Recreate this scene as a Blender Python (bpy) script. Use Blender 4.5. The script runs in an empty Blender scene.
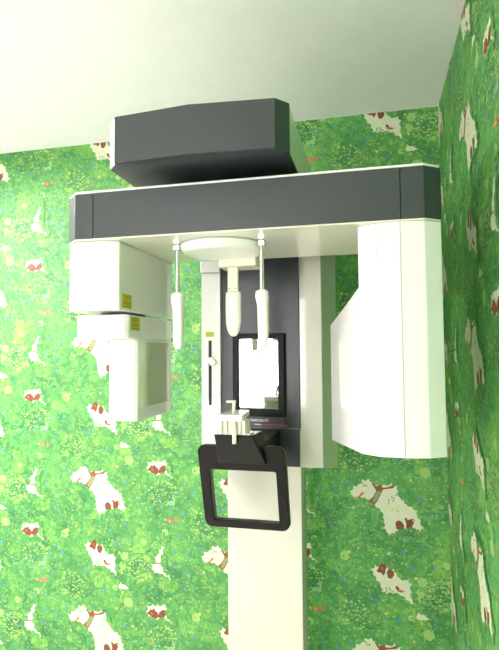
import bpy, bmesh, math, random
from mathutils import Vector, Matrix
from mathutils.geometry import tessellate_polygon
S = bpy.context.scene
COL = S.collection
CAM_H = 1.42
XR, YB, ZC = 0.283, 2.278, 2.449       # right wall, back wall, ceiling
XL, YR = -3.30, -1.75                  # left wall, rear wall
CX = -0.402                            # machine's centre plane

LAMP_E, WIN_E, EXPO = 84.0, 13.0, 0.06    # lamp, daylight window, exposure

# ------------------------------------------------------------------ materials
def mat(name, col, rough=0.5, spec=0.5, metal=0.0, coat=0.0, coat_rough=0.05, noise=0.03, nscale=14.0, bump=0.0, bscale=300.0):
    m = bpy.data.materials.new(name); m.use_nodes = True
    nt = m.node_tree; b = nt.nodes['Principled BSDF']
    b.inputs['Roughness'].default_value = rough
    b.inputs['Specular IOR Level'].default_value = spec
    b.inputs['Metallic'].default_value = metal
    b.inputs['Coat Weight'].default_value = coat
    b.inputs['Coat Roughness'].default_value = coat_rough
    tc = nt.nodes.new('ShaderNodeTexCoord')
    n = nt.nodes.new('ShaderNodeTexNoise'); n.inputs['Scale'].default_value = nscale; n.inputs['Detail'].default_value = 4
    nt.links.new(tc.outputs['Object'], n.inputs['Vector'])
    mx = nt.nodes.new('ShaderNodeMix'); mx.data_type = 'RGBA'
    mx.inputs['A'].default_value = (*[c*(1-noise) for c in col], 1)
    mx.inputs['B'].default_value = (*[min(1, c*(1+noise)) for c in col], 1)
    nt.links.new(n.outputs['Fac'], mx.inputs['Factor'])
    nt.links.new(mx.outputs['Result'], b.inputs['Base Color'])
    if bump:
        n2 = nt.nodes.new('ShaderNodeTexNoise'); n2.inputs['Scale'].default_value = bscale
        nt.links.new(tc.outputs['Object'], n2.inputs['Vector'])
        bp = nt.nodes.new('ShaderNodeBump'); bp.inputs['Strength'].default_value = bump; bp.inputs['Distance'].default_value = 0.002
        nt.links.new(n2.outputs['Fac'], bp.inputs['Height']); nt.links.new(bp.outputs['Normal'], b.inputs['Normal'])
    return m

def emit(name, col, strength):
    m = bpy.data.materials.new(name); m.use_nodes = True
    b = m.node_tree.nodes['Principled BSDF']
    b.inputs['Base Color'].default_value = (0.9, 0.9, 0.88, 1)
    b.inputs['Emission Color'].default_value = (*col, 1)
    b.inputs['Emission Strength'].default_value = strength
    return m

WHITE = mat('white_enamel', (0.84, 0.835, 0.79), 0.32, 0.5, coat=0.9, coat_rough=0.04)
WHITE2 = mat('white_plastic', (0.82, 0.81, 0.74), 0.4, 0.5, coat=0.3, coat_rough=0.15)
WARM = mat('warm_white_enamel', (0.60, 0.585, 0.485), 0.3, 0.5, coat=0.8, coat_rough=0.05)
SATIN = mat('satin_side_trim', (0.66, 0.70, 0.56), 0.22, 0.5, metal=0.6, noise=0.01)
CREAM = mat('cream_plastic', (0.78, 0.74, 0.58), 0.35, 0.5, coat=0.3)
DARK = mat('charcoal_paint', (0.038, 0.047, 0.047), 0.36, 0.45, coat=0.15, coat_rough=0.2, bump=0.08)
DARKP = mat('dark_panel', (0.031, 0.037, 0.037), 0.36, 0.4, coat=0.08, coat_rough=0.15)
BLACK = mat('black_plastic', (0.008, 0.006, 0.004), 0.36, 0.22, coat=0.03, coat_rough=0.1)
BLACK2 = mat('underside_paint', (0.018, 0.021, 0.027), 0.35, 0.5, coat=0.2, coat_rough=0.2)
MATTE = mat('matte_black_frame', (0.008, 0.008, 0.008), 0.5, 0.2)
CREAMY = mat('cream_underside_enamel', (0.74, 0.72, 0.58), 0.3, 0.5, coat=0.6)
GROOVE = mat('dark_groove', (0.02, 0.02, 0.022), 0.6)
SEAM = mat('pale_seam', (0.42, 0.44, 0.38), 0.6)
MIRROR = mat('mirror_silver', (0.93, 0.95, 0.93), 0.02, 0.5, metal=1.0, noise=0.0)
STEEL = mat('brushed_steel', (0.62, 0.62, 0.58), 0.25, 0.5, metal=1.0)
YELLOW = mat('yellow_sticker', (0.44, 0.43, 0.0), 0.45)
INK = mat('label_ink', (0.25, 0.10, 0.03), 0.6)
LABELG = mat('grey_label', (0.07, 0.072, 0.078), 0.4)
RED = mat('red_line', (0.55, 0.045, 0.04), 0.4)
LETTER = mat('white_lettering', (0.85, 0.85, 0.85), 0.5)
GLASSY = mat('glossy_side_window', (0.60, 0.62, 0.46), 0.08, 0.8, coat=1.0, coat_rough=0.02)
PLASTER = mat('ceiling_paint', (0.86, 0.84, 0.83), 0.85, 0.2, bump=0.25, bscale=220)
WALLP = mat('white_wall_paint', (0.84, 0.84, 0.80), 0.85, 0.2, bump=0.15)
FLOORM = mat('vinyl_floor', (0.74, 0.69, 0.70), 0.4, 0.4, noise=0.12, nscale=6)
FRAMEW = mat('window_frame_white', (0.8, 0.8, 0.78), 0.4)
PALEG = mat('pale_green_plastic', (0.30, 0.42, 0.28), 0.5)

def green_mat(name, k):
    def K(c): return tuple(a*b for a, b in zip(c, k))
    m = bpy.data.materials.new(name); m.use_nodes = True
    nt = m.node_tree; b = nt.nodes['Principled BSDF']; N = nt.nodes.new; L = nt.links.new
    b.inputs['Roughness'].default_value = 0.58; b.inputs['Specular IOR Level'].default_value = 0.55
    g = N('ShaderNodeNewGeometry')
    def noise(scale, detail=3, rough=0.5):
        n = N('ShaderNodeTexNoise'); n.inputs['Scale'].default_value = scale; n.inputs['Detail'].default_value = detail
        n.inputs['Roughness'].default_value = rough; L(g.outputs['Position'], n.inputs['Vector']); return n
    def ramp(src, stops):
        r = N('ShaderNodeValToRGB'); L(src, r.inputs['Fac'])
        e = r.color_ramp.elements
        e[0].position, e[0].color = stops[0][0], (*stops[0][1], 1)
        e[1].position, e[1].color = stops[-1][0], (*stops[-1][1], 1)
        for p, c in stops[1:-1]:
            k = e.new(p); k.color = (*c, 1)
        return r
    def mix(f, a, bb, mode='MIX'):
        x = N('ShaderNodeMix'); x.data_type = 'RGBA'; x.blend_type = mode
        if isinstance(f, float): x.inputs['Factor'].default_value = f
        else: L(f, x.inputs['Factor'])
        L(a, x.inputs['A']); L(bb, x.inputs['B']); return x.outputs['Result']
    base = ramp(noise(9, 5, 0.6).outputs['Fac'], [(0.30, K((0.038, 0.220, 0.050))), (0.48, K((0.068, 0.299, 0.059))), (0.60, K((0.111, 0.370, 0.068))), (0.74, K((0.196, 0.440, 0.081)))])
    # leaf-sized dabs
    v = N('ShaderNodeTexVoronoi'); v.inputs['Scale'].default_value = 55; L(g.outputs['Position'], v.inputs['Vector'])
    sep = N('ShaderNodeSeparateColor'); L(v.outputs['Color'], sep.inputs['Color'])
    dab = ramp(sep.outputs['Red'], [(0.0, K((0.030, 0.185, 0.046))), (0.35, K((0.060, 0.273, 0.062))), (0.7, K((0.111, 0.370, 0.081))), (1.0, K((0.272, 0.493, 0.149)))])
    c = mix(0.34, base.outputs['Color'], dab.outputs['Color'])
    v2 = N('ShaderNodeTexVoronoi'); v2.inputs['Scale'].default_value = 120; L(g.outputs['Position'], v2.inputs['Vector'])
    sep2 = N('ShaderNodeSeparateColor'); L(v2.outputs['Color'], sep2.inputs['Color'])
    f2 = N('ShaderNodeMath'); f2.operation = 'GREATER_THAN'; f2.inputs[1].default_value = 0.86; L(sep2.outputs['Green'], f2.inputs[0])
    pale = ramp(sep2.outputs['Blue'], [(0.0, (0.25, 0.48, 0.10)), (1.0, (0.40, 0.58, 0.16))])
    f3 = N('ShaderNodeMath'); f3.operation = 'MULTIPLY'; f3.inputs[1].default_value = 0.45; L(f2.outputs[0], f3.inputs[0])
    c = mix(f3.outputs[0], c, pale.outputs['Color'])
    L(c, b.inputs['Base Color'])
    return m
def flat(name, col):
    return mat(name, col, 0.58, 0.55, noise=0.10, nscale=40)
WP = [green_mat('wallpaper_foliage', (1, 1, 1)),
      flat('paper_cream', (0.64, 0.66, 0.47)),        # 1
      flat('paper_trunk', (0.25, 0.075, 0.018)),       # 2
      flat('paper_squirrel', (0.19, 0.045, 0.016)),    # 3
      flat('paper_blue', (0.05, 0.26, 0.46)),         # 4
      flat('paper_yellow', (0.60, 0.58, 0.08)),       # 5
      flat('paper_pink', (0.70, 0.13, 0.08)),         # 6
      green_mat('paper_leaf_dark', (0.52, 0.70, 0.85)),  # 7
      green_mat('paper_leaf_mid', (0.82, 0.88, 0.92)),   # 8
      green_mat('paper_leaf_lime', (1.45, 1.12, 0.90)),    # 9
      flat('paper_pale_green', (0.30, 0.52, 0.15)),   # 10
      flat('paper_trunk_green', (0.22, 0.30, 0.10)),  # 11
      flat('paper_orange', (0.50, 0.11, 0.02)),       # 12
      flat('paper_ink', (0.03, 0.03, 0.05))]          # 13

# ------------------------------------------------------------------ object helpers
def link(name, me, parent=None):
    o = bpy.data.objects.new(name, me); COL.objects.link(o)
    if parent is not None: o.parent = parent
    return o
def finish(name, bm, m, parent=None, bevel=0.0, seg=2, smooth=True, ang=35):
    bmesh.ops.recalc_face_normals(bm, faces=bm.faces)
    me = bpy.data.meshes.new(name); bm.to_mesh(me); bm.free()
    for x in (m if isinstance(m, list) else [m]): me.materials.append(x)
    if smooth:
        me.polygons.foreach_set('use_smooth', [True]*len(me.polygons))
        me.set_sharp_from_angle(angle=math.radians(ang))
    o = link(name, me, parent)
    if bevel:
        b = o.modifiers.new('bevel', 'BEVEL'); b.width = bevel; b.segments = seg; b.limit_method = 'ANGLE'; b.angle_limit = math.radians(25)
        b.harden_normals = True
    return o
def loft(bm, rings, caps=True):
    vs = [[bm.verts.new(p) for p in r] for r in rings]
    n = len(rings[0])
    for a, b in zip(vs, vs[1:]):
        for i in range(n):
            bm.faces.new((a[i], a[(i+1) % n], b[(i+1) % n], b[i]))
    if caps:
        bm.faces.new(vs[0][::-1]); bm.faces.new(vs[-1])
def prism(name, plan, z0, z1, m, parent=None, bevel=0.0, seg=2):
    bm = bmesh.new(); loft(bm, [[(x, y, z0) for x, y in plan], [(x, y, z1) for x, y in plan]])
    return finish(name, bm, m, parent, bevel, seg)
def box(name, a, b, m, parent=None, bevel=0.0, seg=2):
    return prism(name, [(a[0], a[1]), (b[0], a[1]), (b[0], b[1]), (a[0], b[1])], a[2], b[2], m, parent, bevel, seg)
def addbox(bm, a, b):
    loft(bm, [[(a[0], a[1], z), (b[0], a[1], z), (b[0], b[1], z), (a[0], b[1], z)] for z in (a[2], b[2])])
def sections(name, rings, m, parent=None, bevel=0.0, seg=2, ang=35):
    bm = bmesh.new(); loft(bm, rings); return finish(name, bm, m, parent, bevel, seg, ang=ang)
def tube(name, pts, r, m, parent=None, n=14):
    bm = bmesh.new(); rings = []
    for i, p in enumerate(pts):
        p = Vector(p); d = (Vector(pts[min(i+1, len(pts)-1)]) - Vector(pts[max(i-1, 0)])).normalized()
        u = d.cross(Vector((0.3, 0.9, 0.2))).normalized(); w = d.cross(u)
        rr = r[i] if isinstance(r, (list, tuple)) else r
        rings.append([p + rr*(math.cos(2*math.pi*k/n)*u + math.sin(2*math.pi*k/n)*w) for k in range(n)])
    loft(bm, rings); return finish(name, bm, m, parent, ang=50)
def thing(name, label, cat, loc=(0, 0, 0)):
    o = bpy.data.objects.new(name, None); COL.objects.link(o); o.location = (0, 0, 0)
    o['label'] = label; o['category'] = cat
    return o
def struct(o): o['kind'] = 'structure'; return o

# ------------------------------------------------------------------ wallpaper (pattern lives inside each wall's mesh)
M = {
'A':[(-0.117,-0.025),(-0.100,-0.003),(-0.079,0.004),(-0.065,0.026),(-0.038,0.029),(-0.022,0.016),(-0.007,0.005),(0.011,0.012),(0.024,0.007),(0.055,0.020),(0.059,0.007),(0.078,0.008),(0.078,-0.015),(0.086,-0.041),(0.101,-0.053),(0.110,-0.066),(0.131,-0.074),(0.152,-0.090),(0.152,-0.108),(0.164,-0.125),(0.176,-0.156),(0.163,-0.173),(0.146,-0.164),(0.138,-0.159),(0.112,-0.166),(0.090,-0.167),(0.075,-0.172),(0.064,-0.184),(0.039,-0.197),(0.029,-0.182),(0.020,-0.167),(0.019,-0.143),(0.017,-0.125),(0.009,-0.099),(-0.009,-0.085),(-0.031,-0.074),(-0.048,-0.053),(-0.066,-0.049),(-0.084,-0.050),(-0.102,-0.051),(-0.111,-0.038)],
'trunk':[(-0.027,0.012),(-0.020,0.016),(-0.007,-0.001),(0.005,0.013),(0.013,0.012),(0.017,-0.003),(0.037,-0.001),(0.059,0.009),(0.068,0.005),(0.059,-0.004),(0.019,-0.011),(0.010,-0.032),(-0.004,-0.059),(-0.018,-0.078),(-0.035,-0.066),(-0.038,-0.057),(-0.021,-0.042),(-0.008,-0.019),(-0.012,-0.010)],
'trunk2':[(-0.008,-0.024),(0.006,-0.016),(0.011,-0.023),(-0.004,-0.050),(-0.017,-0.069),(-0.026,-0.061)],
'atail':[(0.065,-0.144),(0.072,-0.135),(0.084,-0.132),(0.095,-0.142),(0.101,-0.155),(0.095,-0.167),(0.080,-0.172),(0.069,-0.166)],
'asq':[(0.108,-0.141),(0.102,-0.122),(0.109,-0.119),(0.115,-0.129),(0.124,-0.125),(0.134,-0.122),(0.143,-0.127),(0.138,-0.139),(0.132,-0.153),(0.134,-0.161),(0.116,-0.167),(0.108,-0.161)],
'abird':[(-0.089,-0.048),(-0.075,-0.038),(-0.068,-0.027),(-0.057,-0.024),(-0.061,-0.034),(-0.071,-0.043),(-0.082,-0.051)],
'aleaf':[(-0.062,0.010),(-0.054,0.003),(-0.047,-0.000),(-0.060,-0.001),(0.054,-0.040),(0.062,-0.045),(0.042,-0.052),(0.058,-0.056),(0.071,-0.030),(0.042,-0.064),(0.078,-0.024)],
'yb':[(0.055,-0.090),(0.076,-0.095)],
'B':[(-0.036,-0.336),(-0.018,-0.317),(-0.005,-0.325),(0.004,-0.309),(0.026,-0.307),(0.030,-0.326),(0.056,-0.328),(0.065,-0.345),(0.077,-0.362),(0.099,-0.369),(0.112,-0.363),(0.124,-0.384),(0.123,-0.414),(0.125,-0.444),(0.139,-0.466),(0.122,-0.462),(0.101,-0.447),(0.080,-0.431),(0.050,-0.426),(0.028,-0.428),(0.006,-0.425),(0.003,-0.404),(-0.015,-0.379),(-0.027,-0.358)],
'B2':[(0.147,-0.490),(0.156,-0.499),(0.172,-0.500),(0.183,-0.512),(0.159,-0.516),(0.138,-0.515)],
'bsq':[(-0.014,-0.343),(-0.005,-0.329),(-0.000,-0.311),(0.013,-0.306),(0.028,-0.307),(0.030,-0.319),(0.022,-0.336),(0.021,-0.348),(0.012,-0.359),(0.006,-0.348),(-0.005,-0.347)],
'btail':[(0.027,-0.344),(0.033,-0.331),(0.045,-0.329),(0.056,-0.340),(0.056,-0.355),(0.044,-0.369),(0.032,-0.365)],
'bbird':[(0.061,-0.394),(0.070,-0.397),(0.078,-0.408),(0.100,-0.415),(0.080,-0.420),(0.066,-0.415)],
'bleaf':[(0.024,-0.408),(0.037,-0.407),(0.026,-0.418),(0.040,-0.415),(0.050,-0.419)],
'C':[(-0.373,-0.261),(-0.346,-0.253),(-0.319,-0.255),(-0.293,-0.250),(-0.282,-0.242),(-0.279,-0.266),(-0.280,-0.299),(-0.266,-0.314),(-0.250,-0.322),(-0.256,-0.332),(-0.277,-0.318),(-0.293,-0.307),(-0.314,-0.313),(-0.326,-0.321),(-0.346,-0.313),(-0.367,-0.308),(-0.378,-0.290)],
'csq':[(-0.376,-0.295),(-0.359,-0.281),(-0.364,-0.272),(-0.351,-0.278),(-0.337,-0.270),(-0.335,-0.279),(-0.322,-0.287),(-0.318,-0.303),(-0.330,-0.317),(-0.348,-0.311),(-0.362,-0.301)],
'ctail':[(-0.322,-0.304),(-0.314,-0.284),(-0.298,-0.272),(-0.282,-0.274),(-0.280,-0.290),(-0.293,-0.307),(-0.308,-0.315)],
'D':[(-0.277,0.015),(-0.288,0.005),(-0.296,-0.025),(-0.307,-0.055),(-0.298,-0.089),(-0.288,-0.112),(-0.266,-0.120),(-0.251,-0.140),(-0.263,-0.139),(-0.288,-0.124),(-0.314,-0.116),(-0.336,-0.116),(-0.352,-0.098),(-0.352,-0.078),(-0.330,-0.057),(-0.344,-0.044),(-0.325,-0.035),(-0.315,-0.012),(-0.304,0.006)],
'dbr':[(-0.352,-0.072),(-0.330,-0.067),(-0.307,-0.069),(-0.307,-0.074),(-0.330,-0.073),(-0.351,-0.078)],
'D2':[(-0.509,-0.180),(-0.487,-0.180),(-0.463,-0.194),(-0.476,-0.199),(-0.509,-0.200)],
}
def clip(poly, u0, v0, u1, v1):
    for ax, lim, sgn in ((0, u0, 1), (0, u1, -1), (1, v0, 1), (1, v1, -1)):
        out = []
        for i in range(len(poly)):
            a, b = poly[i-1], poly[i]
            da, db = sgn*(a[ax]-lim), sgn*(b[ax]-lim)
            if da >= 0 and db >= 0: out.append(b)
            elif da >= 0 > db or da < 0 <= db:
                t = da/(da-db); c = (a[0]+t*(b[0]-a[0]), a[1]+t*(b[1]-a[1])); out.append(c)
                if db >= 0: out.append(b)
        poly = out
        if len(poly) < 3: return []
    return poly
rnd = random.Random(7)
PU, PV = 0.6531, 0.64
def blob(cx, cy, r, k, n=None, sx=1.0):
    n = n or 6; a0 = rnd.random()*6.28
    return [(cx+sx*r*math.cos(a0+6.2832*i/n)*(0.8+0.4*rnd.random()), cy+r*math.sin(a0+6.2832*i/n)*(0.8+0.4*rnd.random())) for i in range(n)]
def scallop(cx, cy, r, lobes=11, depth=0.16):
    pts = []; a0 = rnd.random()*6
    rr = [r*(0.85+0.3*rnd.random()) for _ in range(lobes)]
    for i in range(lobes):
        for j in range(5):
            t = j/5; a = a0+6.2832*(i+t)/lobes
            R = rr[i]*(1-t)+rr[(i+1) % lobes]*t
            pts.append((cx+R*(1-depth+depth*math.sin(math.pi*t))*math.cos(a), cy+R*(1-depth+depth*math.sin(math.pi*t))*math.sin(a)))
    return pts
TILE = []   # (layer, material index, polygon) relative to the lattice point
def T(layer, k, poly): TILE.append((layer, k, poly))
# the bushes' tonal clumps
for cx, cy, r, k in [(-0.42, 0.03, 0.075, 9), (0.20, -0.52, 0.085, 9), (0.02, -0.20, 0.06, 8), (-0.14, -0.16, 0.11, 8), (0.22, -0.02, 0.10, 8),
                     (-0.30, -0.20, 0.05, 7), (-0.22, -0.36, 0.055, 7), (0.13, -0.26, 0.09, 8), (-0.12, -0.46, 0.09, 8), (-0.05, 0.16, 0.09, 8)]:
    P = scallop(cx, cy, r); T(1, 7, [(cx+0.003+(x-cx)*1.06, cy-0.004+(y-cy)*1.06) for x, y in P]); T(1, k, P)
for _ in range(16):
    cx, cy, r = rnd.uniform(-0.32, 0.32), rnd.uniform(-0.32, 0.32), rnd.uniform(0.03, 0.055)
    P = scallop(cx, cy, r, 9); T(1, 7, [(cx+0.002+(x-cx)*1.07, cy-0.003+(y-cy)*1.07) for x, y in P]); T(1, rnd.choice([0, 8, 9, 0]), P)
for cx, cy in [(-0.255, -0.345), (-0.235, -0.11), (0.135, -0.19), (-0.43, -0.21)]:
    T(2, 7, scallop(cx, cy, 0.026, 7))
for _ in range(46):
    T(2, rnd.choice([7, 8, 8, 9, 9, 10]), scallop(rnd.uniform(-0.33, 0.33), rnd.uniform(-0.32, 0.32), rnd.uniform(0.010, 0.026), 6))
for cx, cy in [(-0.10, -0.52+0.64), (-0.41, -0.10), (0.24, -0.42), (-0.30, -0.40)]:       # clusters of pale leaflets
    T(3, 7, scallop(cx, cy, 0.05, 9))
    for _ in range(70):
        a = rnd.random()*6.28; q = 0.062*math.sqrt(rnd.random())
        T(4, rnd.choice([10, 10, 9, 10, 5]), blob(cx+q*math.cos(a)*1.2, cy+q*math.sin(a), 0.0034, 0, 5, 1.3))
def scatter(n, k, r0, r1, lay=4):
    for _ in range(n): T(lay, k, blob(rnd.uniform(-0.33, 0.33), rnd.uniform(-0.32, 0.32), rnd.uniform(r0, r1), 0, 7))
scatter(44, 4, 0.0045, 0.0075); scatter(26, 5, 0.003, 0.006); scatter(22, 12, 0.0025, 0.0042); scatter(150, 10, 0.0018, 0.0040)
scatter(70, 7, 0.003, 0.006); scatter(4, 6, 0.004, 0.005); scatter(4, 10, 0.005, 0.008); scatter(60, 9, 0.003, 0.007)
for dx, dy, r in [(-0.39+0.035, -0.10-0.03, 0.010), (-0.375+0.04, -0.125, 0.007)]: pass
E1 = (-0.263, -0.517)            # the pair of pink birds
T(5, 6, [(E1[0]-0.016, E1[1]), (E1[0]-0.008, E1[1]+0.010), (E1[0]+0.004, E1[1]+0.007), (E1[0]+0.013, E1[1]), (E1[0]+0.004, E1[1]-0.010), (E1[0]-0.010, E1[1]-0.009)])
T(5, 6, blob(E1[0]+0.028, E1[1]+0.003, 0.008, 0)); T(6, 1, blob(E1[0]-0.002, E1[1]-0.002, 0.003, 0))
for n in ('A', 'B', 'B2', 'C', 'D', 'D2'): T(7, 1, M[n])
for n, k in (('trunk', 2), ('atail', 3), ('asq', 3), ('abird', 12), ('bsq', 3), ('btail', 3), ('bbird', 12), ('csq', 3), ('ctail', 3), ('dbr', 12)): T(8, k, M[n])
T(9, 11, M['trunk2'])
for p in M['aleaf'] + M['bleaf']: T(8, 8, blob(p[0], p[1], 0.0042, 0, 6, 0.8))
for p in M['yb']: T(8, 5, blob(p[0], p[1], 0.006, 0, 6, 1.2))
b0 = M['bbird'][0]; T(9, 13, blob(b0[0]+0.006, b0[1]-0.008, 0.006, 0)); T(9, 12, blob(0.010, -0.330, 0.006, 0)); T(9, 12, blob(-0.350, -0.293, 0.006, 0))
for p in ((0.008, -0.333), (0.016, -0.336), (0.126, -0.137), (-0.366, -0.293)): T(10, 13, blob(p[0], p[1], 0.0022, 0))
T(9, 5, blob(0.136, -0.131, 0.004, 0))
for n in ('A', 'B', 'C', 'D'):
    P = M[n]; ar = sum(P[j-1][0]*P[j][1]-P[j][0]*P[j-1][1] for j in range(len(P)))
    for j in range(len(P)):
        a, b = P[j-1], P[j]; dx, dy = b[0]-a[0], b[1]-a[1]; l = math.hypot(dx, dy)
        if l < 0.008: continue
        nx, ny = (dy/l, -dx/l) if ar > 0 else (-dy/l, dx/l)
        mx_, my_ = (a[0]+b[0])/2+nx*l*0.28, (a[1]+b[1])/2+ny*l*0.28
        T(11, rnd.choice([0, 8, 0]), [(mx_+l*0.5*math.cos(6.2832*q/12), my_+l*0.5*math.sin(6.2832*q/12)) for q in range(12)])

def paper_wall(name, u0, u1, lat_u, lat_v, to3):
    """wall in (u, z) with the printed pattern as coplanar polygons of the same mesh; to3(u, z, d) gives the point d in front of it"""
    bm = bmesh.new()
    q = [(u0, 0), (u1, 0), (u1, ZC), (u0, ZC)]
    bm.faces.new([bm.verts.new(to3(u, z, 0)) for u, z in q])
    i0 = math.floor((u0-lat_u)/PU)-1; i1 = math.ceil((u1-lat_u)/PU)+1
    order = sorted(range(len(TILE)), key=lambda h: TILE[h][0])
    for i in range(i0, i1+1):
        for k in range(-6, 6):
            bu = lat_u+i*PU; bv = lat_v+k*PV-(0.32 if i % 2 else 0)
            if bv < -0.6 or bv > ZC+0.9: continue
            for rank, h in enumerate(order):
                lay, mi, poly = TILE[h]; off = 0.0001+rank*3.6e-6+((i+2*k) % 4)*0.9e-6
                c = clip([(bu+x, bv+y) for x, y in poly], u0, 0.0, u1, ZC)
                if len(c) < 3: continue
                a = sum(c[j-1][0]*c[j][1]-c[j][0]*c[j-1][1] for j in range(len(c)))
                if abs(a) < 1e-6: continue
                vs = [bm.verts.new(to3(u, z, off)) for u, z in c]
                for t in tessellate_polygon([[Vector((u, z, 0)) for u, z in c]]):
                    if len(set(t)) < 3: continue
                    p, q, s = (c[h] for h in t)
                    if abs((q[0]-p[0])*(s[1]-p[1])-(s[0]-p[0])*(q[1]-p[1])) < 1e-9: continue
                    if (q[0]-p[0])*(s[1]-p[1])-(s[0]-p[0])*(q[1]-p[1]) < 0: t = t[::-1]
                    f = bm.faces.new([vs[h] for h in t]); f.material_index = mi
    me = bpy.data.meshes.new(name); bm.to_mesh(me); bm.free()
    for x in WP: me.materials.append(x)
    return struct(link(name, me))
LV = 0.8684
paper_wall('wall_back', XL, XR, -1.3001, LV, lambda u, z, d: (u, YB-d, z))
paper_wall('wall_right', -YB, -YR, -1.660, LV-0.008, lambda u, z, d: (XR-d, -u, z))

# ------------------------------------------------------------------ the rest of the room
def slab(name, a, b, m): return struct(box(name, a, b, m))
slab('floor', (XL-0.1, YR-0.1, -0.1), (XR+0.1, YB+0.1, 0.0), FLOORM)
slab('ceiling', (XL-0.1, YR-0.1, ZC), (XR+0.1, YB+0.1, ZC+0.1), PLASTER)
slab('wall_left', (XL-0.1, YR-0.1, 0), (XL, YB+0.1, ZC), WALLP)
WX0, WX1, WZ0, WZ1 = -2.0, -0.65, 0.84, 2.05
bm = bmesh.new()
addbox(bm, (XL, YR-0.12, 0), (WX0, YR, ZC)); addbox(bm, (WX1, YR-0.12, 0), (XR, YR, ZC))
addbox(bm, (WX0, YR-0.12, 0), (WX1, YR, WZ0)); addbox(bm, (WX0, YR-0.12, WZ1), (WX1, YR, ZC))
struct(finish('wall_rear', bm, WALLP, smooth=False))
win = struct(bpy.data.objects.new('window_1', None)); COL.objects.link(win)
bm = bmesh.new()
for a, b in [((WX0, WZ0), (WX0+0.05, WZ1)), ((WX1-0.05, WZ0), (WX1, WZ1)), ((WX0+0.05, WZ0), (WX1-0.05, WZ0+0.02)), ((WX0+0.05, WZ1-0.05), (WX1-0.05, WZ1))]:
    addbox(bm, (a[0], YR-0.09, a[1]), (b[0], YR-0.03, b[1]))
struct(finish('window_frame', bm, FRAMEW, win, smooth=False))
struct(box('window_pane', (WX0+0.05, YR-0.07, WZ0+0.02), (WX1-0.05, YR-0.06, WZ1-0.05), emit('frosted_daylight', (1.0, 0.94, 1.0), WIN_E), win))
struct(box('window_sill', (WX0-0.03, YR-0.03, WZ0-0.03), (WX1+0.03, YR+0.08, WZ0), FRAMEW, win, 0.004))

lamp = thing('ceiling_light', 'white framed ceiling light panel above the left side of the room', 'light')
LX0, LX1, LY0, LY1 = -2.60, -2.00, 0.80, 1.60
bm = bmesh.new()
for a, b in [((LX0, LY0), (LX1, LY0+0.03)), ((LX0, LY1-0.03), (LX1, LY1)), ((LX0, LY0+0.03), (LX0+0.03, LY1-0.03)), ((LX1-0.03, LY0+0.03), (LX1, LY1-0.03))]:
    addbox(bm, (a[0], a[1], ZC-0.06), (b[0], b[1], ZC))
finish('frame', bm, FRAMEW, lamp, smooth=False)
box('diffuser', (LX0+0.03, LY0+0.03, ZC-0.05), (LX1-0.03, LY1-0.03, ZC-0.03), emit('lamp_diffuser', (1.0, 0.94, 1.0), LAMP_E), lamp)

pb = thing('storage_box', 'small pale green box seen only in the mirror, at its lower right corner', 'box')
box('body', (-1.13, YR-0.02, WZ0), (-1.02, YR+0.06, WZ0+0.12), PALEG, pb, 0.003)
box('lid', (-1.135, YR-0.022, WZ0+0.12), (-1.015, YR+0.064, WZ0+0.14), PALEG, pb, 0.003)

# ------------------------------------------------------------------ the panoramic x-ray machine
X = thing('dental_xray_machine', 'white and charcoal panoramic dental x-ray machine with mirror and black grip before green wallpaper', 'x-ray machine')

# floor column
col = box('column', (-0.549, 1.95, 0.0), (-0.267, 2.06, 2.02), WARM, X, 0.004)
box('side_trim', (-0.272, 1.985, 0.02), (-0.264, 2.05, 1.0), SEAM, col, 0.001)
bp = box('floor_base', (-0.66, 1.40, 0.0), (-0.15, 2.10, 0.035), WHITE2, X, 0.01)
box('wall_bracket', (-0.50, 2.06, 1.85), (-0.32, YB-0.004, 1.95), WHITE2, X, 0.004)

# carriage that slides on the column: white shell, dark front panel
cr = sections('carriage', [[(-0.622, 1.87, z), (-0.1805, 1.87, z), (-0.1345, 1.93, zz), (-0.1345, 1.947, zz), (-0.636, 1.947, zz), (-0.636, 1.93, zz)]
                          for z, zz in ((1.020, 1.012), (1.85, 1.85))], WARM, X, 0.003)
sections('side_cover', [[(-0.1795, 1.8695, z), (-0.1318, 1.93, zz), (-0.1318, 1.946, zz), (-0.140, 1.946, zz), (-0.140, 1.93, zz), (-0.184, 1.875, z)] for z, zz in ((1.0205, 1.0115), (1.849, 1.849))], SATIN, cr, 0.0008)
fp = box('front_panel', (-0.544, 1.862, 1.156), (-0.2575, 1.872, 1.85), DARKP, cr, 0.002)
box('lower_panel', (-0.546, 1.862, 1.022), (-0.2605, 1.872, 1.1535), DARKP, cr, 0.002)
# mirror with its black frame
def ring_rect(bm, x0, x1, z0, z1, w, y0, y1):
    o = [(x0, z0), (x1, z0), (x1, z1), (x0, z1)]; i = [(x0+w[0], z0+w[1]), (x1-w[2], z0+w[1]), (x1-w[2], z1-w[3]), (x0+w[0], z1-w[3])]
    V = lambda pts, y: [bm.verts.new((x, y, z)) for x, z in pts]
    a, b, c, d = V(o, y0), V(i, y0), V(o, y1), V(i, y1)
    for k in range(4):
        j = (k+1) % 4
        bm.faces.new((a[k], a[j], b[j], b[k])); bm.faces.new((c[k], d[k], d[j], c[j]))
        bm.faces.new((a[k], c[k], c[j], a[j])); bm.faces.new((b[k], b[j], d[j], d[k]))
bm = bmesh.new(); ring_rect(bm, -0.497, -0.308, 1.198, 1.493, (0.021, 0.028, 0.024, 0.020), 1.838, 1.863)
mf = finish('mirror_frame', bm, MATTE, cr, 0.003)
box('mirror', (-0.479, 1.850, 1.222), (-0.329, 1.860, 1.477), MIRROR, cr)
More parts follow.
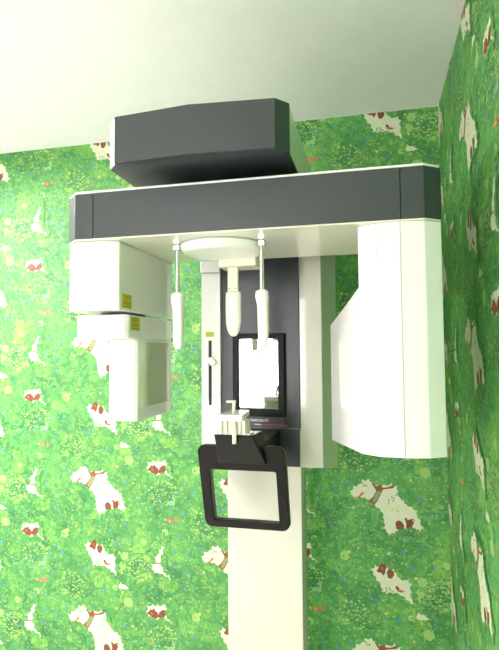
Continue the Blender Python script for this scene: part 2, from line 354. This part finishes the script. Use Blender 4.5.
# name plate
lb = box('name_plate', (-0.450, 1.8600, 1.158), (-0.314, 1.8622, 1.194), LABELG, cr)
def text(name, body, size, loc, m, parent, rot=(math.pi/2, 0, 0), width=None):
    c = bpy.data.curves.new(name, 'FONT'); c.body = body; c.size = size; c.extrude = 0.0003; c.offset = 0.0003
    t = bpy.data.objects.new('tmp', c); COL.objects.link(t)
    bpy.context.view_layer.update()
    me = bpy.data.meshes.new_from_object(t.evaluated_get(bpy.context.evaluated_depsgraph_get()))
    bpy.data.objects.remove(t); 
    xs = [v.co.x for v in me.vertices]; w = max(xs)-min(xs)
    s = width/w if width else 1
    mx = Matrix.Translation(loc) @ Matrix.Rotation(rot[2], 4, 'Z') @ Matrix.Rotation(rot[0], 4, 'X') @ Matrix.Diagonal((s, 1, 1, 1)) @ Matrix.Translation((-min(xs), 0, 0))
    me.transform(mx); me.materials.clear(); me.materials.append(m)
    return link(name, me, parent)
text('lettering', 'PANOURA18S', 0.0125, (-0.436, 1.8596, 1.178), LETTER, cr, width=0.064)
box('red_line', (-0.449, 1.8594, 1.1655), (-0.428, 1.8602, 1.1690), RED, cr); 
box('red_line', (-0.395, 1.8594, 1.1655), (-0.317, 1.8602, 1.1690), RED, cr)
text('lettering', 'YOSHIDA', 0.0070, (-0.424, 1.8596, 1.1650), LETTER, cr, width=0.027)
box('indicator_lamp', (-0.3085, 1.859, 1.1625), (-0.3035, 1.8625, 1.1675), mat('indicator_red', (0.6, 0.12, 0.06), 0.4), cr, 0.001)
# the left rail of the carriage with its scale
rail = box('side_rail', (-0.6205, 1.858, 1.021), (-0.547, 1.875, 1.722), WHITE, X, 0.003)
box('rail_cap', (-0.6225, 1.848, 1.722), (-0.546, 1.90, 1.768), WHITE2, rail, 0.004)
box('scale_slot', (-0.593, 1.8570, 1.233), (-0.5815, 1.8584, 1.470), GROOVE, rail)
sl = sections('slider', [[(x0, 1.846, z), (x1, 1.846, z), (x1, 1.858, z), (x0, 1.858, z)] for z, x0, x1 in ((1.378, -0.583, -0.572), (1.388, -0.588, -0.561), (1.397, -0.602, -0.565), (1.408, -0.606, -0.578))], WHITE2, rail, 0.001)
st = box('yellow_sticker', (-0.603, 1.8570, 1.484), (-0.573, 1.8584, 1.501), YELLOW, rail)
for k in range(2): box('tick_mark', (-0.570, 1.8572, 1.268+0.06*k), (-0.562, 1.8582, 1.2695+0.06*k), GROOVE, rail)

# fixed head above: white cover with dark convex front and dark underside
hz0, hz1 = 1.887, 2.004
yo = 1.14
def hb(front, back, z0, z1, *a): ...
FR = [(-0.606, 1.157), (-0.4125, 1.140), (-0.211, 1.157), (-0.1835, 1.190)]
head = sections('head_cover', [[(-0.641, 1.192, z), (-0.612, 1.163, z), (-0.4125, 1.146, z), (-0.206, 1.163, z), (-0.1835, 1.194, z), (-0.1835, 1.945, z), (-0.645, 1.945, z)] for z in (hz0+0.002, hz1+0.004)], WHITE, X, 0.004)
sections('front_cover', [[(-0.610, 1.156, z), (-0.4125, 1.138, z), (-0.2095, 1.156, z), (-0.1815, 1.190, z), (-0.1815, 1.2, z), (-0.4125, 1.17, z), (-0.610, 1.185, z)] for z in (hz0, hz1)], DARK, head, 0.0015)
sections('underside_cover', [[(-0.638, 1.192, z), (-0.608, 1.160, z), (-0.4125, 1.142, z), (-0.208, 1.160, z), (-0.1825, 1.193, z), (-0.1825, 1.86, z), (-0.642, 1.86, z)] for z in (hz0-0.002, hz0+0.003)], BLACK2, head)
tube('rotation_shaft', [(-0.408, 1.46, 1.84), (-0.408, 1.46, hz0+0.01)], 0.10, DARK, X, 32)

# rotating arm
zb, zt = 1.7255, 1.8505
planL = [(-0.8125, 1.282), (-0.7735, 1.25)]
arm = prism('rotating_arm', [(-0.7185, 1.25), (0.0655, 1.25), (0.0655, 1.64), (-0.7185, 1.64)], zb+0.003, zt, DARK, X, 0.0008)
sections('end_cap', [[(-0.8125, 1.285, z), (-0.7735, 1.25, z), (-0.7200, 1.25, z), (-0.7200, 1.64, z), (-0.7735, 1.64, z), (-0.8125, 1.60, z)] for z in (zb+0.003, zt-0.0005)], DARK, arm, 0.002)
sections('end_cap', [[(0.0670, 1.25, z), (0.1190, 1.25, z), (0.1590, 1.279, z), (0.1590, 1.60, z), (0.1190, 1.64, z), (0.0670, 1.64, z)] for z in (zb+0.003, zt)], DARK, arm, 0.0015)
ARMP = [(-0.812, 1.287), (-0.7725, 1.252), (0.118, 1.252), (0.157, 1.281), (0.157, 1.60), (0.118, 1.642), (-0.7725, 1.642), (-0.812, 1.602)]
prism('top_cover', ARMP, zt, zt+0.0075, WHITE, arm, 0.003)
prism('bottom_cover', ARMP, zb-0.001, zb+0.003, CREAMY, arm)

# x-ray source side (left)
zh = 1.5375
src = prism('source_housing', [(-0.812, 1.290), (-0.7740, 1.262), (-0.7000, 1.262), (-0.6570, 1.280), (-0.6545, 1.655), (-0.80, 1.655)], zh, zb-0.001, WHITE, X, 0.004)
def seam_v(parent, x, y, z0, z1, m=SEAM, w=0.0008): return box('panel_seam', (x-w, y-0.0006, z0), (x+w, y+0.001, z1), m, parent)
seam_v(src, -0.7315, 1.262, zh+0.003, zb-0.003)
def warn(parent, x, y0, y1, z0, z1):
    w = box('warning_label', (x-0.0004, y0, z0), (x+0.0008, y1, z1), YELLOW, parent)
    bm = bmesh.new(); h = z1-z0; d = y1-y0
    for a, b0, b1 in ((0.80, 0.2, 0.75), (0.72, 0.2, 0.8), (0.55, 0.1, 0.5), (0.38, 0.1, 0.85), (0.30, 0.1, 0.7), (0.12, 0.1, 0.9)):
        addbox(bm, (x+0.0007, y0+b0*d, z0+a*h), (x+0.0011, y0+b1*d, z0+a*h+0.0012))
    t = finish('printed_lines', bm, INK, parent, smooth=False); return w
warn(src, -0.6560, 1.296, 1.350, 1.5465, 1.5855)
tube('swivel_ring', [(-0.735, 1.46, 1.530), (-0.735, 1.46, 1.5395)], 0.065, GROOVE, X, 28)
low = prism('collimator_housing', [(-0.824, 1.350), (-0.789, 1.322), (-0.665, 1.322), (-0.6550, 1.334), (-0.6545, 1.650), (-0.80, 1.650)], 1.4645, 1.5315, WHITE, X, 0.005)
seam_v(low, -0.7290, 1.322, 1.468, 1.529)
warn(low, -0.6555, 1.345, 1.402, 1.4880, 1.5265)
box('collimator_slit', (-0.70, 1.3315, 1.4650), (-0.69, 1.334, 1.4660), GROOVE, low)
pil = prism('collimator_column', [(-0.7500, 1.402), (-0.7365, 1.386), (-0.6650, 1.386), (-0.6555, 1.394), (-0.6550, 1.648), (-0.745, 1.648)], 1.2310, 1.4645, WHITE, X, 0.003)
seam_v(pil, -0.7205, 1.386, 1.235, 1.462)
box('side_window', (-0.6556, 1.408, 1.268), (-0.6538, 1.625, 1.458), GLASSY, pil, 0.0008)

# detector side (right)
zd = 1.1820
low_r = [(-0.1160, 1.4717), (-0.0320, 1.286), (0.0100, 1.257), (0.0640, 1.251), (0.1190, 1.258), (0.1580, 1.284), (0.1580, 1.600), (0.110, 1.640), (-0.080, 1.640), (-0.1160, 1.600)]
up_r = list(low_r); up_r[0] = (-0.0335, 1.2960); up_r[9] = (-0.0335, 1.600); up_r[8] = (-0.020, 1.640)
det = sections('detector_housing', [[(x, y, zd) for x, y in low_r], [(x, y, 1.498) for x, y in low_r], [(x, y, 1.576) for x, y in up_r], [(x, y, zb-0.001) for x, y in up_r]], WHITE, X, 0.0025)
seam_v(det, 0.0640, 1.2505, zd+0.002, zb-0.003)
def strip(name, pts, y_off, w, m, parent):
    bm = bmesh.new()
    for a, b in zip(pts, pts[1:]):
        a = Vector(a); b = Vector(b); d = (b-a).normalized(); s = d.cross(Vector((0, 1, 0))).normalized()*w; o = Vector((0, -0.0008, 0)); o2 = Vector((0, 0.001, 0))
        v = [bm.verts.new(p) for p in (a-s+o, a+s+o, b+s+o, b-s+o, a-s+o2, a+s+o2, b+s+o2, b-s+o2)]
        for f in ((0, 1, 2, 3), (4, 7, 6, 5), (0, 4, 5, 1), (1, 5, 6, 2), (2, 6, 7, 3), (3, 7, 4, 0)): bm.faces.new([v[k] for k in f])
    return finish(name, bm, m, parent, smooth=False)
strip('panel_seam', [(0.0098, 1.2567, 1.723), (0.0098, 1.2567, 1.612), (-0.0320, 1.2855, 1.580)], 0, 0.0006, SEAM, det)

# head support under the arm
hc = (-0.408, 1.412)
rings = []
for z, r in ((1.6985, 0.085), (1.6990, 0.102), (1.7025, 0.111), (1.710, 0.117), (1.7245, 0.119)):
    rings.append([(hc[0]+r*math.cos(6.2832*k/48), hc[1]+r*math.sin(6.2832*k/48), z) for k in range(48)])
hs = sections('head_support', rings, WHITE2, X, ang=60)
sections('support_gasket', [[(hc[0]+0.1215*math.cos(6.2832*k/48), hc[1]+0.1215*math.sin(6.2832*k/48), z) for k in range(48)] for z in (1.7205, 1.7248)], SEAM, hs)
box('support_block', (-0.443, 1.480, 1.676), (-0.329, 1.56, 1.7245), CREAM, hs, 0.003)
box('pivot_block', (-0.297, 1.360, 1.708), (-0.277, 1.38, 1.7245), STEEL, hs, 0.003)
box('pivot_block', (-0.538, 1.360, 1.708), (-0.518, 1.38, 1.7245), STEEL, hs, 0.003)
def temple(xr, sgn):
    y = 1.370
    tube('temple_rod', [(xr, y, 1.720), (xr, y, 1.585)], 0.0062, STEEL, hs)
    rings = []
    for t, hw, off, dep in ((0.0, 0.010, 0.001, 0.008), (0.03, 0.0165, 0.0, 0.012), (0.12, 0.0175, 0.0, 0.014), (0.28, 0.0145, 0.0025, 0.014), (0.7, 0.0140, 0.0030, 0.013), (0.93, 0.0120, 0.0030, 0.012), (1.0, 0.0085, 0.0030, 0.008)):
        z = 1.5905-t*0.156; c = xr+sgn*off; r = []
        for k in range(20):
            a = 6.2832*k/20; ca, sa = math.cos(a), math.sin(a)
            r.append((c+hw*math.copysign(abs(ca)**0.6, ca), y+dep*math.copysign(abs(sa)**0.6, sa), z))
        rings.append(r)
    sections('temple_pad', rings, WHITE2, hs, ang=60)
temple(-0.5275, 1); temple(-0.2880, 1)
tube('pad_tip', [(-0.293, 1.374, 1.440), (-0.293, 1.374, 1.414)], [0.005, 0.004], WHITE2, hs)
box('forehead_stem', (-0.4185, 1.497, 1.598), (-0.3875, 1.512, 1.690), CREAM, hs, 0.002)
for sx in (-0.4125, -0.3935): tube('screw', [(sx, 1.4985, 1.613), (sx, 1.495, 1.613)], 0.0018, GROOVE, hs, 10)
rings = []
for z, hw, dep in ((1.606, 0.016, 0.008), (1.602, 0.0225, 0.012), (1.590, 0.0235, 0.014), (1.540, 0.0235, 0.015), (1.510, 0.0225, 0.015), (1.490, 0.0185, 0.014), (1.478, 0.0125, 0.011), (1.472, 0.006, 0.006)):
    rings.append([(-0.4025+hw*math.cos(6.2832*k/24), 1.503+dep*math.sin(6.2832*k/24), z) for k in range(24)])
sections('forehead_pad', rings, WHITE2, hs, ang=60)

# support arm, chin rest mount, chin rest and grip
sarm = sections('support_arm', [[(-0.475, y, z0), (-0.3300, y, z0), (-0.3300, y, 1.150), (-0.475, y, 1.150)] for y, z0 in ((1.597, 1.095), (1.70, 1.04), (1.864, 1.024))], BLACK, X, 0.004)
mount = sections('chin_rest_mount', [
    [(-0.4615, 1.490, 1.186), (-0.3440, 1.490, 1.186), (-0.3355, 1.585, 1.186), (-0.468, 1.585, 1.186)],
    [(-0.4640, 1.519, 1.150), (-0.3360, 1.519, 1.150), (-0.3260, 1.597, 1.150), (-0.474, 1.597, 1.150)],
    [(-0.4720, 1.5700, 1.087), (-0.3210, 1.5700, 1.087), (-0.3150, 1.606, 1.087), (-0.480, 1.606, 1.087)]][::-1], BLACK, X, 0.004)
box('peg_slot', (-0.4035, 1.4885, 1.160), (-0.3855, 1.4935, 1.1855), GROOVE, mount)
chin = sections('chin_rest', [[(x0, 1.462, z), (x1, 1.462, z), (x1-0.012, 1.60, z), (x0+0.015, 1.60, z)] for z, x0, x1 in ((1.2285, -0.448, -0.368), (1.2465, -0.450, -0.366))], WHITE2, X, 0.002)
body = sections('rest_body', [[(-0.4450+a, 1.49, z), (-0.3600-a, 1.49, z), (-0.3600-a, 1.535, z), (-0.448+a, 1.535, z)] for z, a in ((1.186, 0.0), (1.193, 0.0), (1.2285, 0.004))], CREAM, chin, 0.002)
for gx in (-0.436, -0.421, -0.380, -0.366):
    box('rib', (gx-0.003, 1.480, 1.190), (gx+0.003, 1.492, 1.2285), WHITE2, chin, 0.002)
box('base_lip', (-0.4585, 1.490, 1.1862), (-0.352, 1.540, 1.1905), WHITE2, chin, 0.001)
tube('bite_rod', [(-0.3945, 1.476, 1.163), (-0.3945, 1.476, 1.232)], 0.0062, CREAM, chin)
tube('bite_rod', [(-0.4030, 1.50, 1.2465), (-0.4010, 1.50, 1.280)], 0.0052, CREAM, chin)
box('bite_tip', (-0.424, 1.4945, 1.2775), (-0.3955, 1.5055, 1.2845), CREAM, chin, 0.002)

# hand grip: rounded rectangular loop leaning away at the bottom
def rrect(x0, x1, z0, z1, r, n=6):
    pts = []
    for cx, cz, a0 in ((x1-r, z1-r, 0), (x0+r, z1-r, 90), (x0+r, z0+r, 180), (x1-r, z0+r, 270)):
        for k in range(n+1):
            a = math.radians(a0+90*k/n); pts.append((cx+r*math.cos(a), cz+r*math.sin(a)))
    return pts
def grip_pt(x, z, d):
    t = (1.141-z)/0.273; y = 1.562+0.085*t
    xs = CX+(x-CX)*1.0
    return (xs, y+d, z)
out = rrect(-0.5385, -0.2640, 0.868, 1.1415, 0.024); inn = rrect(-0.5050, -0.2960, 0.8935, 1.0620, 0.006)
bm = bmesh.new(); V = lambda pts, d: [bm.verts.new(grip_pt(x, z, d)) for x, z in pts]
a, b, c, d = V(out, 0), V(inn, 0), V(out, 0.034), V(inn, 0.034); n = len(out)
for k in range(n):
    j = (k+1) % n
    bm.faces.new((a[k], a[j], b[j], b[k])); bm.faces.new((c[k], d[k], d[j], c[j])); bm.faces.new((a[k], c[k], c[j], a[j])); bm.faces.new((b[k], b[j], d[j], d[k]))
finish('hand_grip', bm, BLACK, X, 0.005, 3)

# ------------------------------------------------------------------ camera and world
pitch, roll, yaw = math.radians(3.1374), math.radians(-0.394), math.radians(13.2522)
F = Vector((-math.sin(yaw)*math.cos(pitch), math.cos(yaw)*math.cos(pitch), math.sin(pitch)))
R = Vector((math.cos(yaw), math.sin(yaw), 0)); U = R.cross(F)
R2 = math.cos(roll)*R+math.sin(roll)*U; U2 = -math.sin(roll)*R+math.cos(roll)*U
cam = bpy.data.cameras.new('camera'); co = bpy.data.objects.new('camera', cam); COL.objects.link(co)
mw = Matrix((R2, U2, -F)).transposed().to_4x4(); mw.translation = (0, 0, CAM_H); co.matrix_world = mw
cam.sensor_fit = 'VERTICAL'; cam.sensor_height = 24; cam.lens = 24*527.01/650; cam.clip_start = 0.02
S.camera = co
w = bpy.data.worlds.new('world'); S.world = w; w.use_nodes = True
w.node_tree.nodes['Background'].inputs[0].default_value = (0.7, 0.8, 1, 1); w.node_tree.nodes['Background'].inputs[1].default_value = 0.3
vs = S.view_settings; vs.view_transform = 'Standard'; vs.look = 'None'; vs.gamma = 1.0; vs.use_curve_mapping = False; vs.exposure = EXPO
S.cycles.max_bounces = 10; S.cycles.diffuse_bounces = 6; S.cycles.glossy_bounces = 4
